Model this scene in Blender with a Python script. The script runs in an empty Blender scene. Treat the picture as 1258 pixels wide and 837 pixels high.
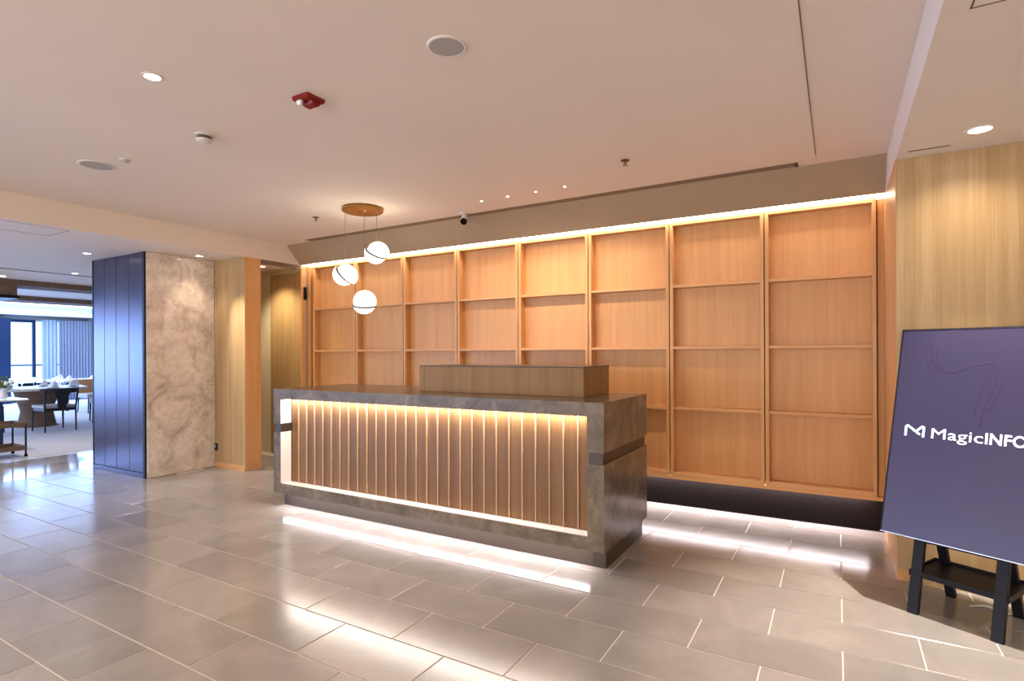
import bpy, bmesh, math, random
from mathutils import Vector, Matrix
random.seed(7)
S = bpy.context.scene
COL = S.collection
R = math.radians

# ------------------------------------------------------------ camera
cam_d = bpy.data.cameras.new('camera')
cam_d.sensor_fit = 'HORIZONTAL'; cam_d.sensor_width = 36.0
cam_d.lens = 684.37 / 1258 * 36.0
cam_d.shift_y = 15.04 / 1258
cam_d.clip_start = 0.05
cam = bpy.data.objects.new('camera', cam_d)
cam.matrix_world = (Matrix.Translation((0, 0, 1.4)) @ Matrix.Rotation(0.52857, 4, 'Z')
                    @ Matrix.Rotation(R(90), 4, 'X') @ Matrix.Rotation(0.004895 * -1, 4, 'Z'))
COL.objects.link(cam); S.camera = cam

# ------------------------------------------------------------ world, exposure
S.view_settings.view_transform = 'Standard'; S.view_settings.look = 'None'
S.view_settings.exposure = 0.40; S.view_settings.gamma = 1.0
S.view_settings.use_curve_mapping = False
w = bpy.data.worlds.new('sky'); S.world = w; w.use_nodes = True
bg = w.node_tree.nodes['Background']
bg.inputs[0].default_value = (0.34, 0.58, 1.0, 1); bg.inputs[1].default_value = 2.5

def area(name, loc, rot, sx, sy, power, color, spread=180):
    l = bpy.data.lights.new(name, 'AREA'); l.shape = 'RECTANGLE'; l.size = sx; l.size_y = sy
    l.energy = power; l.color = color; l.spread = R(spread)
    o = bpy.data.objects.new(name, l); o.location = loc; o.rotation_euler = rot; COL.objects.link(o); return o
DAY = (0.26, 0.47, 1.0); WARM = (1.0, 0.80, 0.60); LEDW = (1.0, 0.90, 0.82)
# daylight through the dining windows (far left)
area('daylight_dining', (-20.4, 1.0, 1.3), (0, R(-90), 0), 2.3, 16, 1050, DAY)
# fill lights added behind the viewer: bluish on the left, warm on the right
area('fill_left', (-9.5, -5.0, 1.4), (R(90), 0, 0), 8, 2.2, 280, (0.56, 0.70, 1.0))
area('fill_right', (-1.5, -5.0, 1.4), (R(90), 0, 0), 7.5, 2.2, 185, (1.0, 0.86, 0.70))
# concealed strip lights of the fittings
area('panel_top_strip', (-2.9, 5.00, 2.615), (R(8), 0, 0), 6.3, 0.04, 18, (1.0, 0.84, 0.72))
area('panel_foot_strip', (-2.9, 5.11, 0.282), (0, 0, 0), 6.2, 0.075, 70, (1.0, 0.89, 0.93))
area('desk_top_strip', (-2.89, 3.405, 0.981), (0, 0, 0), 2.98, 0.045, 17, (1.0, 0.92, 0.86))
area('desk_foot_strip', (-2.89, 3.355, 0.126), (0, 0, 0), 3.0, 0.02, 8, (1.0, 0.88, 0.88))

# ------------------------------------------------------------ materials
def new_mat(name):
    m = bpy.data.materials.new(name); m.use_nodes = True
    nt = m.node_tree; return m, nt, nt.nodes['Principled BSDF']
def N(nt, t, **k):
    n = nt.nodes.new(t)
    for a, b in k.items(): setattr(n, a, b)
    return n
def coords(nt, scale, rnd=0.0, kind='Object'):
    tc = N(nt, 'ShaderNodeTexCoord'); mp = N(nt, 'ShaderNodeMapping'); mp.inputs['Scale'].default_value = scale
    nt.links.new(tc.outputs[kind], mp.inputs['Vector'])
    if rnd:
        oi = N(nt, 'ShaderNodeObjectInfo'); ml = N(nt, 'ShaderNodeMath', operation='MULTIPLY'); ml.inputs[1].default_value = rnd
        nt.links.new(oi.outputs['Random'], ml.inputs[0])
        ad = N(nt, 'ShaderNodeVectorMath', operation='ADD')
        nt.links.new(mp.outputs[0], ad.inputs[0]); nt.links.new(ml.outputs[0], ad.inputs[1]); return ad.outputs[0]
    return mp.outputs[0]
def noise(nt, vec, scale, detail=4, rough=0.5, dist=0.0):
    n = N(nt, 'ShaderNodeTexNoise'); n.inputs['Scale'].default_value = scale; n.inputs['Detail'].default_value = detail
    n.inputs['Roughness'].default_value = rough; n.inputs['Distortion'].default_value = dist
    if vec: nt.links.new(vec, n.inputs['Vector'])
    return n.outputs['Fac']
def ramp(nt, fac, stops):
    r = N(nt, 'ShaderNodeValToRGB'); e = r.color_ramp.elements
    while len(e) < len(stops): e.new(0.5)
    for i, (p, c) in enumerate(stops): e[i].position = p; e[i].color = (*c, 1)
    nt.links.new(fac, r.inputs[0]); return r.outputs[0]
def bump(nt, fac, b, strength, dist=0.01):
    n = N(nt, 'ShaderNodeBump'); n.inputs['Strength'].default_value = strength; n.inputs['Distance'].default_value = dist
    nt.links.new(fac, n.inputs['Height']); nt.links.new(n.outputs[0], b.inputs['Normal'])
def plain(name, c, rough=0.5, metal=0.0, spec=0.5, bumpy=0.0, coat=0.0):
    m, nt, b = new_mat(name)
    v = noise(nt, coords(nt, (1, 1, 1)), 1.5, 2)
    col = ramp(nt, v, [(0.3, tuple(x * 0.985 for x in c)), (0.7, tuple(min(1, x * 1.015) for x in c))])
    nt.links.new(col, b.inputs['Base Color'])
    b.inputs['Roughness'].default_value = rough; b.inputs['Metallic'].default_value = metal
    b.inputs['Specular IOR Level'].default_value = spec; b.inputs['Coat Weight'].default_value = coat
    if bumpy: bump(nt, noise(nt, coords(nt, (1, 1, 1)), 200, 2), b, bumpy, 0.002)
    return m
def glow(name, c, s):
    m, nt, b = new_mat(name); b.inputs['Base Color'].default_value = (*c, 1)
    b.inputs['Emission Color'].default_value = (*c, 1); b.inputs['Emission Strength'].default_value = s; return m
def wood(name, dark, mid, light, rough=0.38, vertical=True, rnd=30.0, contrast=1.0):
    m, nt, b = new_mat(name)
    sc = (14, 14, 0.55) if vertical else (0.55, 14, 14)
    v = coords(nt, sc, rnd)
    g = noise(nt, v, 1.1, 7, 0.62, 0.6)
    c1 = ramp(nt, g, [(0.30, dark), (0.5, mid), (0.70, light)])
    sc2 = (120, 120, 1.6) if vertical else (1.6, 120, 120)
    f = noise(nt, coords(nt, sc2, rnd), 1.0, 3)
    c2 = ramp(nt, f, [(0.35, (0.82, 0.80, 0.78)), (0.6, (1, 1, 1))])
    mx = N(nt, 'ShaderNodeMix', data_type='RGBA', blend_type='MULTIPLY'); mx.inputs[0].default_value = 0.6 * contrast
    nt.links.new(c1, mx.inputs[6]); nt.links.new(c2, mx.inputs[7]); nt.links.new(mx.outputs[2], b.inputs['Base Color'])
    b.inputs['Roughness'].default_value = rough; b.inputs['Specular IOR Level'].default_value = 0.4
    bump(nt, f, b, 0.12, 0.002)
    return m
def stone(name, a, b_, c, scale, rough, veins=(0.8, 0.72, 0.64), vein_amt=0.5):
    m, nt, b = new_mat(name)
    v = coords(nt, (1, 1, 1))
    n1 = noise(nt, v, scale, 9, 0.62, 0.9); n2 = noise(nt, v, scale * 5.5, 8, 0.7, 0.4)
    c1 = ramp(nt, n1, [(0.32, a), (0.52, b_), (0.72, c)])
    c2 = ramp(nt, n2, [(0.35, (0.78, 0.78, 0.78)), (0.65, (1.08, 1.08, 1.08))])
    mx = N(nt, 'ShaderNodeMix', data_type='RGBA', blend_type='MULTIPLY'); mx.inputs[0].default_value = 0.8
    nt.links.new(c1, mx.inputs[6]); nt.links.new(c2, mx.inputs[7])
    n3 = noise(nt, v, scale * 0.9, 8, 0.65, 0.7)
    vm = ramp(nt, n3, [(0.485, (0, 0, 0)), (0.5, (vein_amt,) * 3), (0.515, (0, 0, 0))])
    m2 = N(nt, 'ShaderNodeMix', data_type='RGBA'); nt.links.new(vm, m2.inputs[0]); nt.links.new(mx.outputs[2], m2.inputs[6])
    m2.inputs[7].default_value = (*veins, 1); nt.links.new(m2.outputs[2], b.inputs['Base Color'])
    b.inputs['Roughness'].default_value = rough
    return m
M = {}
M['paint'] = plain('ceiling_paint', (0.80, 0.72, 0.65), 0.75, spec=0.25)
M['slope_taupe'] = plain('slope_taupe', (0.37, 0.27, 0.175), 0.75, spec=0.2)  # darker taupe than the ceilings beside it
M['slot_paint'] = plain('slot_paint', (0.30, 0.20, 0.12), 0.8)
M['cream'] = plain('cream_paint', (0.80, 0.70, 0.50), 0.7, spec=0.3)
M['grey_wall'] = plain('grey_wallcovering', (0.30, 0.30, 0.30), 0.7)
M['oak'] = wood('red_oak', (0.62, 0.315, 0.118), (0.67, 0.355, 0.142), (0.715, 0.39, 0.162), contrast=0.55)
M['oak_h'] = wood('red_oak_rail', (0.62, 0.32, 0.13), (0.69, 0.37, 0.155), (0.75, 0.42, 0.185), vertical=False)
M['oak_slat'] = wood('slat_oak', (0.15, 0.070, 0.022), (0.19, 0.092, 0.030), (0.235, 0.12, 0.045))
M['oak_edge'] = wood('oak_edge', (0.52, 0.32, 0.18), (0.58, 0.36, 0.21), (0.62, 0.40, 0.24))
M['oak_yellow'] = wood('honey_oak', (0.40, 0.255, 0.115), (0.47, 0.31, 0.148), (0.53, 0.37, 0.19))
M['oak_box'] = wood('brown_oak', (0.24, 0.13, 0.045), (0.31, 0.175, 0.065), (0.36, 0.21, 0.085), rough=0.6)
M['brown_wood'] = wood('brown_wood', (0.17, 0.11, 0.08), (0.21, 0.14, 0.10), (0.25, 0.17, 0.12), rough=0.9, vertical=False)
M['brown_wood'].node_tree.nodes['Principled BSDF'].inputs['Specular IOR Level'].default_value = 0.1
M['dark_wood'] = wood('dark_wood', (0.012, 0.012, 0.018), (0.02, 0.02, 0.026), (0.03, 0.028, 0.032), rough=0.4)
M['desk_stone'] = stone('desk_stone', (0.095, 0.070, 0.046), (0.165, 0.124, 0.086), (0.25, 0.19, 0.14), 4.5, 0.24, (0.36, 0.28, 0.21), 0.08)
M['desk_stone'].node_tree.nodes['Principled BSDF'].inputs['Specular IOR Level'].default_value = 0.35
M['marble'] = stone('beige_marble', (0.50, 0.40, 0.335), (0.82, 0.72, 0.635), (0.93, 0.85, 0.78), 2.8, 0.12, (0.92, 0.84, 0.74), 0.4)
M['white_lining'] = plain('white_lining', (0.80, 0.74, 0.70), 0.4)
M['bronze'] = plain('dark_bronze', (0.055, 0.042, 0.032), 0.35, 0.4)
M['black'] = plain('black_lacquer', (0.006, 0.004, 0.004), 0.8, spec=0.08)
M['black_metal'] = plain('black_metal', (0.008, 0.008, 0.011), 0.5, 0.0, spec=0.25)
M['brass'] = plain('brass', (0.36, 0.20, 0.055), 0.28, 1.0)
M['dark_brass'] = plain('dark_brass', (0.03, 0.022, 0.012), 0.5, 0.3)
M['white_plastic'] = plain('white_plastic', (0.74, 0.70, 0.66), 0.45)
M['grey_mesh'] = plain('grey_grille', (0.40, 0.385, 0.375), 0.8)
M['red_plastic'] = plain('red_plastic', (0.22, 0.008, 0.006), 0.25)
M['groove'] = plain('shadow_gap', (0.12, 0.085, 0.06), 0.8)
M['cord'] = plain('cord', (0.20, 0.12, 0.07), 0.6)
M['led'] = glow('led_diffuser', (1.0, 0.90, 0.76), 6.0)
M['led_soft'] = glow('led_strip', (1.0, 0.88, 0.80), 9.0)
M['lit_underside'] = glow('lit_underside_glow', (1.0, 0.88, 0.84), 1.2)  # emission imitates a surface lit by the strip
M['led_dining'] = glow('led_dining', (1.0, 0.95, 0.90), 1.6)
M['led_desk'] = glow('led_desk_strip', (1.0, 0.92, 0.82), 3.0)
M['lamp'] = glow('downlight_lens', (1.0, 0.93, 0.80), 14.0)
M['lamp_small'] = glow('pinspot_lens', (1.0, 0.86, 0.66), 12.0)
M['globe'] = glow('opal_glass', (1.0, 0.95, 0.84), 0.85)
M['curtain'] = plain('grey_curtain', (0.42, 0.43, 0.50), 0.9)
M['sheer'] = plain('pale_sheer', (0.62, 0.70, 0.85), 0.9)
M['frame_blue'] = plain('window_frame_paint', (0.012, 0.035, 0.10), 0.4)
M['cushion'] = plain('pale_cushion', (0.50, 0.49, 0.50), 0.85)
M['linen'] = plain('white_linen', (0.85, 0.85, 0.85), 0.8)
M['porcelain'] = plain('porcelain', (0.86, 0.87, 0.88), 0.15)
M['table_top'] = plain('pale_table_top', (0.62, 0.57, 0.48), 0.3)
M['leaf'] = plain('leaf_green', (0.10, 0.17, 0.02), 0.5)
M['petal'] = plain('white_petal', (0.80, 0.80, 0.70), 0.6)
M['orange_leather'] = plain('tan_leather', (0.55, 0.30, 0.13), 0.5)
M['steel'] = plain('brushed_steel', (0.5, 0.5, 0.5), 0.3, 1.0)
M['paper'] = plain('white_cable', (0.75, 0.72, 0.66), 0.5)
m, nt, b = new_mat('clear_glass'); b.inputs['Transmission Weight'].default_value = 1; b.inputs['Roughness'].default_value = 0.0
b.inputs['IOR'].default_value = 1.1; b.inputs['Base Color'].default_value = (0.96, 0.98, 1, 1); M['glass'] = m
# dark blue-black metal cladding, brushed
m, nt, b = new_mat('dark_metal_cladding'); f = noise(nt, coords(nt, (160, 160, 1.5), 10), 1, 3)
nt.links.new(ramp(nt, f, [(0.3, (0.082, 0.070, 0.105)), (0.7, (0.100, 0.086, 0.126))]), b.inputs['Base Color'])
b.inputs['Metallic'].default_value = 0.85; b.inputs['Roughness'].default_value = 0.30
b.inputs['Anisotropic'].default_value = 0.4; M['cladding'] = m
# tiles
m, nt, b = new_mat('taupe_floor_tile')
v = coords(nt, (1, 1, 1), 20)
n1 = noise(nt, v, 2.2, 7, 0.6, 0.8); n2 = noise(nt, v, 26, 5, 0.6)
c1 = ramp(nt, n1, [(0.3, (0.240, 0.222, 0.210)), (0.55, (0.285, 0.265, 0.252)), (0.75, (0.330, 0.308, 0.295))])
oi = N(nt, 'ShaderNodeObjectInfo'); c3 = ramp(nt, oi.outputs['Random'], [(0.0, (0.90, 0.90, 0.90)), (1.0, (1.08, 1.07, 1.06))])
mx = N(nt, 'ShaderNodeMix', data_type='RGBA', blend_type='MULTIPLY'); mx.inputs[0].default_value = 1
nt.links.new(c1, mx.inputs[6]); nt.links.new(c3, mx.inputs[7]); nt.links.new(mx.outputs[2], b.inputs['Base Color'])
rr = N(nt, 'ShaderNodeMapRange'); rr.inputs[3].default_value = 0.14; rr.inputs[4].default_value = 0.21
nt.links.new(n2, rr.inputs[0]); nt.links.new(rr.outputs[0], b.inputs['Roughness'])
b.inputs['Specular IOR Level'].default_value = 1.0
bump(nt, n1, b, 0.05, 0.004); M['tile'] = m
M['grout'] = plain('cream_grout', (0.62, 0.56, 0.50), 0.6)
m, nt, b = new_mat('polished_pale_marble'); v = coords(nt, (1, 1, 1)); n1 = noise(nt, v, 1.4, 7, 0.6, 1.2)
nt.links.new(ramp(nt, n1, [(0.3, (0.30, 0.27, 0.25)), (0.7, (0.50, 0.46, 0.43))]), b.inputs['Base Color']); b.inputs['Roughness'].default_value = 0.08
M['pale_marble'] = m
M['carpet'] = plain('pale_carpet', (0.66, 0.64, 0.66), 0.95, bumpy=0.4)
# display screen: dark indigo lit panel
m, nt, b = new_mat('indigo_screen'); v = coords(nt, (1, 1, 1)); n1 = noise(nt, v, 1.6, 2)
nt.links.new(ramp(nt, n1, [(0.3, (0.040, 0.030, 0.100)), (0.7, (0.055, 0.038, 0.095))]), b.inputs['Emission Color'])
b.inputs['Emission Strength'].default_value = 0.58; b.inputs['Base Color'].default_value = (0.02, 0.017, 0.035, 1); b.inputs['Roughness'].default_value = 0.32
M['screen'] = m
M['screen_mark'] = glow('screen_dark_curve', (0.020, 0.010, 0.045), 0.35)
M['screen_text'] = glow('screen_white_lettering', (0.85, 0.86, 1.0), 1.5)
M['screen_logo'] = glow('screen_mint_logo', (0.66, 0.95, 1.0), 1.3)

# ------------------------------------------------------------ geometry helpers
def box(bm, x0, x1, y0, y1, z0, z1, mi=0):
    vs = [bm.verts.new((x, y, z)) for z in (z0, z1) for y in (y0, y1) for x in (x0, x1)]
    fs = [(0, 2, 3, 1), (4, 5, 7, 6), (0, 1, 5, 4), (2, 6, 7, 3), (0, 4, 6, 2), (1, 3, 7, 5)]
    for f in fs:
        bm.faces.new([vs[i] for i in f]).material_index = mi
def prism(bm, pts, h0, h1, axis='z', mi=0):
    """pts: outline; extruded along axis from h0 to h1"""
    def P(a, b_, h): return {'z': (a, b_, h), 'x': (h, a, b_), 'y': (a, h, b_)}[axis]
    lo = [bm.verts.new(P(a, b_, h0)) for a, b_ in pts]; hi = [bm.verts.new(P(a, b_, h1)) for a, b_ in pts]
    n = len(pts)
    bm.faces.new(lo[::-1]).material_index = mi; bm.faces.new(hi).material_index = mi
    for i in range(n):
        bm.faces.new((lo[i], lo[(i + 1) % n], hi[(i + 1) % n], hi[i])).material_index = mi
def lathe(bm, prof, n=32, cx=0, cy=0, mi=0):
    rings = []
    for r, z in prof:
        if r < 1e-5: rings.append([bm.verts.new((cx, cy, z))])
        else: rings.append([bm.verts.new((cx + r * math.cos(2 * math.pi * k / n), cy + r * math.sin(2 * math.pi * k / n), z)) for k in range(n)])
    for a, b_ in zip(rings, rings[1:]):
        for k in range(n):
            if len(a) == 1 and len(b_) == 1: break
            if len(a) == 1: f = (a[0], b_[k], b_[(k + 1) % n])
            elif len(b_) == 1: f = (a[k], a[(k + 1) % n], b_[0])
            else: f = (a[k], a[(k + 1) % n], b_[(k + 1) % n], b_[k])
            bm.faces.new(f).material_index = mi
def tube(bm, pts, r0, r1=None, n=8):
    r1 = r0 if r1 is None else r1
    pts = [Vector(p) for p in pts]; rings = []
    for i, p in enumerate(pts):
        d = (pts[min(i + 1, len(pts) - 1)] - pts[max(i - 1, 0)]).normalized()
        a = d.cross(Vector((0, 0, 1)) if abs(d.z) < 0.9 else Vector((1, 0, 0))).normalized(); b_ = d.cross(a)
        r = r0 + (r1 - r0) * i / (len(pts) - 1)
        rings.append([bm.verts.new(p + r * (a * math.cos(2 * math.pi * k / n) + b_ * math.sin(2 * math.pi * k / n))) for k in range(n)])
    for a, b_ in zip(rings, rings[1:]):
        for k in range(n): bm.faces.new((a[k], a[(k + 1) % n], b_[(k + 1) % n], b_[k]))
    bm.faces.new(rings[0]); bm.faces.new(rings[-1][::-1])
def obj(name, bm, mats, parent=None, bevel=0.0, smooth=False, off=None, seg=1):
    """bm in world coordinates when the parent is an unrotated Empty: its location is taken off"""
    if off is None: off = parent_offset(parent)
    if off is not None: bmesh.ops.translate(bm, verts=bm.verts, vec=-Vector(off))
    bmesh.ops.recalc_face_normals(bm, faces=bm.faces)
    if bevel:
        bmesh.ops.bevel(bm, geom=[e for e in bm.edges if e.calc_face_angle(0) > 0.6], offset=bevel, segments=seg, affect='EDGES', profile=0.6)
    me = bpy.data.meshes.new(name); bm.to_mesh(me); bm.free()
    for q in (mats if isinstance(mats, (list, tuple)) else [mats]): me.materials.append(M[q] if isinstance(q, str) else q)
    if smooth:
        for p in me.polygons: p.use_smooth = True
        me.set_sharp_from_angle(angle=R(40))
    o = bpy.data.objects.new(name, me); COL.objects.link(o)
    if parent: o.parent = parent
    return o
def parent_offset(p):
    v = Vector((0, 0, 0))
    while p: v += p.location; p = p.parent
    return v
def B(*boxes):
    bm = bmesh.new()
    for q in boxes: box(bm, *q)
    return bm
def thing(name, label, cat, loc=(0, 0, 0), rotz=0.0, group=None):
    o = bpy.data.objects.new(name, None); o.empty_display_size = 0.1; COL.objects.link(o); o.location = loc; o.rotation_euler = (0, 0, rotz)
    return tag(o, label, cat, group)
def tag(o, label, cat, group=None):
    o['label'] = label; o['category'] = cat
    if group: o['group'] = group
    return o
def struct(name, bm, m, label=None, bevel=0.0, smooth=False):
    o = obj(name, bm, m, bevel=bevel, smooth=smooth); o['kind'] = 'structure'
    if label: o['label'] = label
    return o
def dup(root, loc=None, rotz=None, label=None):
    r = root.copy(); COL.objects.link(r)
    if loc is not None: r.location = loc
    if rotz is not None: r.rotation_euler = (0, 0, rotz)
    if label: r['label'] = label
    for ch in list(root.children):
        c_ = ch.copy(); COL.objects.link(c_); c_.parent = r
        for g in ch.children:
            d = g.copy(); COL.objects.link(d); d.parent = c_
    return r

ZL, ZH = 2.565, 2.80        # lower and upper ceiling heights
XB = -6.12                  # face of the ceiling beam / opening wall
XR = 0.31                   # right return wall
# ------------------------------------------------------------ floor
floor = struct('floor', B((-7.95, 4.0, -5.2, 5.6, -0.12, -0.003)), 'grout', 'taupe rectangular floor tiles laid in running bond with cream joints')
TW, TD, G = 0.635, 0.320, 0.007
tile_cache = {}
cf = Vector((-math.sin(0.52857), math.cos(0.52857))); cr = Vector((math.cos(0.52857), math.sin(0.52857)))
def seen(x, y):
    d = cf.x * x + cf.y * y
    if d < 0.6: return None
    px = 629 + 684 * (cr.x * x + cr.y * y) / d; py = 433.5 + 684 * 1.4 / d
    return d if (-45 < px < 1300 and py < 880) else None
cand, rest = [], []
k = -24
for k in range(-24, 10):
    y0 = 2.378 + TD * k; y1 = y0 + TD
    off = -0.619 if k % 2 else -0.936
    for j in range(-14, 8):
        x0 = off + TW * j; x1 = x0 + TW
        a0, a1, b0, b1 = max(x0, -7.95) + G / 2, min(x1, 4.0) - G / 2, max(y0, -5.2) + G / 2, min(y1, 5.2) - G / 2
        if a1 - a0 < 0.02 or b1 - b0 < 0.02: continue
        cx, cy = (a0 + a1) / 2, (b0 + b1) / 2
        if cy > 4.16 and (cx > 0.4 or cx < -7.3): continue
        if -7.9 < cx < -6.75 and cy > 3.4: continue
        if -4.4 < cx < -1.4 and 3.6 < cy < 4.0: continue
        d = seen(cx, cy)
        (rest if d is None else cand).append((d or 0, a0, a1, b0, b1))
cand.sort()
rest += cand[296:]; cand = cand[:296]
for d, a0, a1, b0, b1 in cand:
    key = (round(a1 - a0, 3), round(b1 - b0, 3))
    if key not in tile_cache:
        bm = bmesh.new(); hx, hy = key[0] / 2, key[1] / 2; e = 0.0015
        lo = [bm.verts.new(p) for p in ((-hx, -hy, -0.003), (hx, -hy, -0.003), (hx, hy, -0.003), (-hx, hy, -0.003))]
        mi_ = [bm.verts.new((p.co.x, p.co.y, -0.0008)) for p in lo]
        hi = [bm.verts.new((math.copysign(abs(p.co.x) - e, p.co.x), math.copysign(abs(p.co.y) - e, p.co.y), 0.0)) for p in lo]
        bm.faces.new(hi)
        for q in range(4):
            bm.faces.new((lo[q], lo[(q + 1) % 4], mi_[(q + 1) % 4], mi_[q])); bm.faces.new((mi_[q], mi_[(q + 1) % 4], hi[(q + 1) % 4], hi[q]))
        me = bpy.data.meshes.new('tile'); bm.to_mesh(me); bm.free(); me.materials.append(M['tile']); tile_cache[key] = me
    o = bpy.data.objects.new('tile', tile_cache[key]); o.location = ((a0 + a1) / 2, (b0 + b1) / 2, 0); COL.objects.link(o); o.parent = floor
bm = bmesh.new()
for d, a0, a1, b0, b1 in rest: box(bm, a0, a1, b0, b1, -0.003, 0.0)
o = obj('tile_field', bm, 'tile', floor); o['kind'] = 'stuff'
# dining room floors
struct('floor_marble_strip', B((-9.35, -7.952, -5.2, 9.4, -0.12, 0.0)), 'pale_marble', 'polished pale marble band before the dining carpet')
struct('floor_threshold', B((-9.52, -9.352, -5.2, 9.4, -0.12, 0.001)), 'table_top', 'pale border strip along the dining carpet')
struct('floor_carpet', B((-22.0, -9.522, -5.2, 9.4, -0.12, 0.004)), 'carpet', 'pale dining room carpet')
struct('terrace', B((-26.0, -22.002, -8, 12, -0.2, -0.05)), 'paint', 'pale terrace outside the dining windows')

# ------------------------------------------------------------ ceilings
struct('ceiling_main', B((XB, XR, -5.2, 4.63, ZH, 2.95), (XB, -5.66, 4.63, 4.74, ZH, 2.95), (-0.247, XR, 4.63, 4.74, ZH, 2.95),
                         (-5.66, -0.247, 4.63, 4.74, 2.86, 2.95)), 'paint', 'raised pale plaster ceiling above the reception')
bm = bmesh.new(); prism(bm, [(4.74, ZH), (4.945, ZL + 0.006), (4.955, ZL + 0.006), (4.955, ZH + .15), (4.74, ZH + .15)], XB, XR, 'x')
struct('ceiling_slope', bm, 'slope_taupe', 'sloping plaster bulkhead above the wall panelling')
slot = thing('slot_diffuser', 'long dark linear air slot in the ceiling above the wall panelling', 'air vent', (-2.95, 4.685, 2.80))
obj('vent_body', B((-5.655, -0.252, 4.70, 4.735, 2.803, 2.855)), 'slot_paint', slot)
obj('vane', B((-5.655, -0.252, 4.655, 4.66, 2.8005, 2.856)), 'slot_paint', slot)
obj('vane', B((-5.655, -0.252, 4.678, 4.683, 2.8005, 2.856)), 'slot_paint', slot)
obj('end_cap', B((-0.270, -0.249, 4.636, 4.736, 2.796, 2.85)), 'bronze', slot)
struct('ceiling_left', B((-10.905, XB - 0.001, -5.2, 9.4, ZL, 2.95)), 'paint', 'lower ceiling over the passage to the dining room')
struct('ceiling_right', B((XR + 0.001, 4.2, -5.2, 4.35, ZL, 2.95), (XR + .001, 1.0, 4.35, 5.4, ZL, 2.95)), 'paint', 'lower ceiling at the right')
struct('trim_1', B((-0.130, -0.126, -3.0, 4.52, 2.796, 2.802)), 'groove', 'thin dark joint line across the main ceiling')
struct('trim_2', B((0.36, 0.56, 3.978, 3.99, 2.563, 2.57)), 'groove', 'short thin slit in the lower right ceiling')
def outline(x0, x1, y0, y1, z, t=0.005):
    return B((x0, x1, y0, y0 + t, z - .0015, z + .01), (x0, x1, y1 - t, y1, z - .0015, z + .01), (x0, x0 + t, y0, y1, z - .0015, z + .01), (x1 - t, x1, y0, y1, z - .0015, z + .01))
t = tag(obj('access_panel', outline(0.395, 0.85, 1.95, 2.43, ZL), 'groove'), 'thin rectangular access panel outline in the lower right ceiling', 'ceiling panel')
t = tag(obj('access_panel', outline(-6.66, -6.20, 1.80, 2.42, ZL), 'groove'), 'thin rectangular access panel outline in the lower left ceiling beside the beam', 'ceiling panel')
struct('trim_3', B((-9.64, -9.60, -3.0, 9.3, 2.560, 2.57)), 'groove', 'dark slit across the dining ceiling')
# dining ceiling: timber boards, cove and pale soffits
struct('ceiling_dining', B((-22.0, -10.906, -5.2, 9.4, 2.575, 2.95)), 'paint', 'dining room ceiling with timber bands')
for i, (a, b_) in enumerate(((-11.5, -10.95), (-14.6, -13.9))):
    struct('trim_%d' % (4 + i), B((a, b_, -5.0, 9.3, 2.485, 2.574)), 'brown_wood', ('brown timber band across the dining ceiling, nearer one', 'brown timber band across the dining ceiling, farther one')[i])
cv = thing('cove_light', 'bright strip light running across the dining ceiling', 'ceiling light', (-15.6, 2.0, 2.54))
obj('diffuser', B((-16.1, -15.2, -5.0, 9.3, 2.556, 2.574)), 'led_dining', cv)
struct('trim_6', B((-22.0, -20.9, -5.2, 9.4, 2.46, 2.57)), 'grey_wall', 'grey pelmet above the dining windows')
struct('beam_box', B((-11.8, -11.0, 1.6, 3.60, 2.33, 2.565)), 'brown_wood', 'brown timber clad ceiling drop at the dining entrance')
struct('beam_box_base', B((-11.75, -10.98, 1.6, 3.62, 2.28, 2.329)), 'black_metal', 'dark underside of the timber ceiling drop')

# ------------------------------------------------------------ walls
struct('wall_back', B((-7.6, 0.6, 5.185, 5.4, 0, 2.95)), 'black', 'dark wall behind the panelling')
struct('wall_cream', B((-7.69, -6.13, 5.12, 5.18, 0, ZL)), 'cream', 'cream wall seen through the opening')
rw = struct('wall_return', B((XR, XR + 0.06, 4.125, 5.18, 0, ZL)), 'oak', 'reddish oak return wall at the right of the panelling')
yw = struct('wall_right', B((XR + 0.001, 4.2, 4.14, 4.35, 0, ZL)), 'oak_yellow', 'honey oak veneered wall at the right behind the screen')
for i in range(4):                                     # veneer sheets
    obj('panel', B((XR + 0.002 + 1.22 * i, XR + 1.22 * (i + 1) - 0.001, 4.12, 4.14, 0.07, ZL - 0.001)), 'oak_yellow', yw)
struct('baseboard_right', B((XR + 0.06, 4.2, 4.112, 4.139, 0, 0.066)), 'oak_yellow')
# core block with dark metal cladding, beige marble and oak faces
struct('wall_core', B((-7.93, -6.745, 3.4005, 4.36, 0, ZL), (-7.93, -7.70, 4.3605, 9.35, 0, ZL)), 'brown_wood', 'wall core clad in dark metal and marble')
cl = thing('metal_cladding', 'dark blue metal wall cladding of four tall vertical panels', 'wall cladding', (-7.34, 3.345, 0))
cx = [-7.93, -7.655, -7.375, -7.085, -6.775]
for a, b_ in zip(cx, cx[1:]):
    obj('panel', B((a + 0.005, b_ - 0.005, 3.334, 3.358, 0.06, ZL - 0.004)), 'cladding', cl, bevel=0.002)
obj('backing', B((-7.93, -6.775, 3.3585, 3.400, 0.0, ZL - .004)), 'black_metal', cl)
obj('plinth', B((-7.93, -6.775, 3.332, 3.359, 0.0, 0.055)), 'cladding', cl, bevel=0.002)
obj('edge_trim', B((-7.95, -7.931, 3.33, 3.40, 0.0, ZL - 0.002)), 'black_metal', cl)
obj('edge_trim', B((-6.774, -6.733, 3.326, 3.345, 0.0, ZL - 0.002)), 'black_metal', cl)
mb = thing('marble_cladding', 'polished beige veined marble slab wall beside the dark metal cladding', 'wall cladding', (-6.74, 3.75, 0))
obj('slab', B((-6.742, -6.722, 3.346, 4.138, 0.002, 1.02)), 'marble', mb, bevel=0.001)
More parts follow.
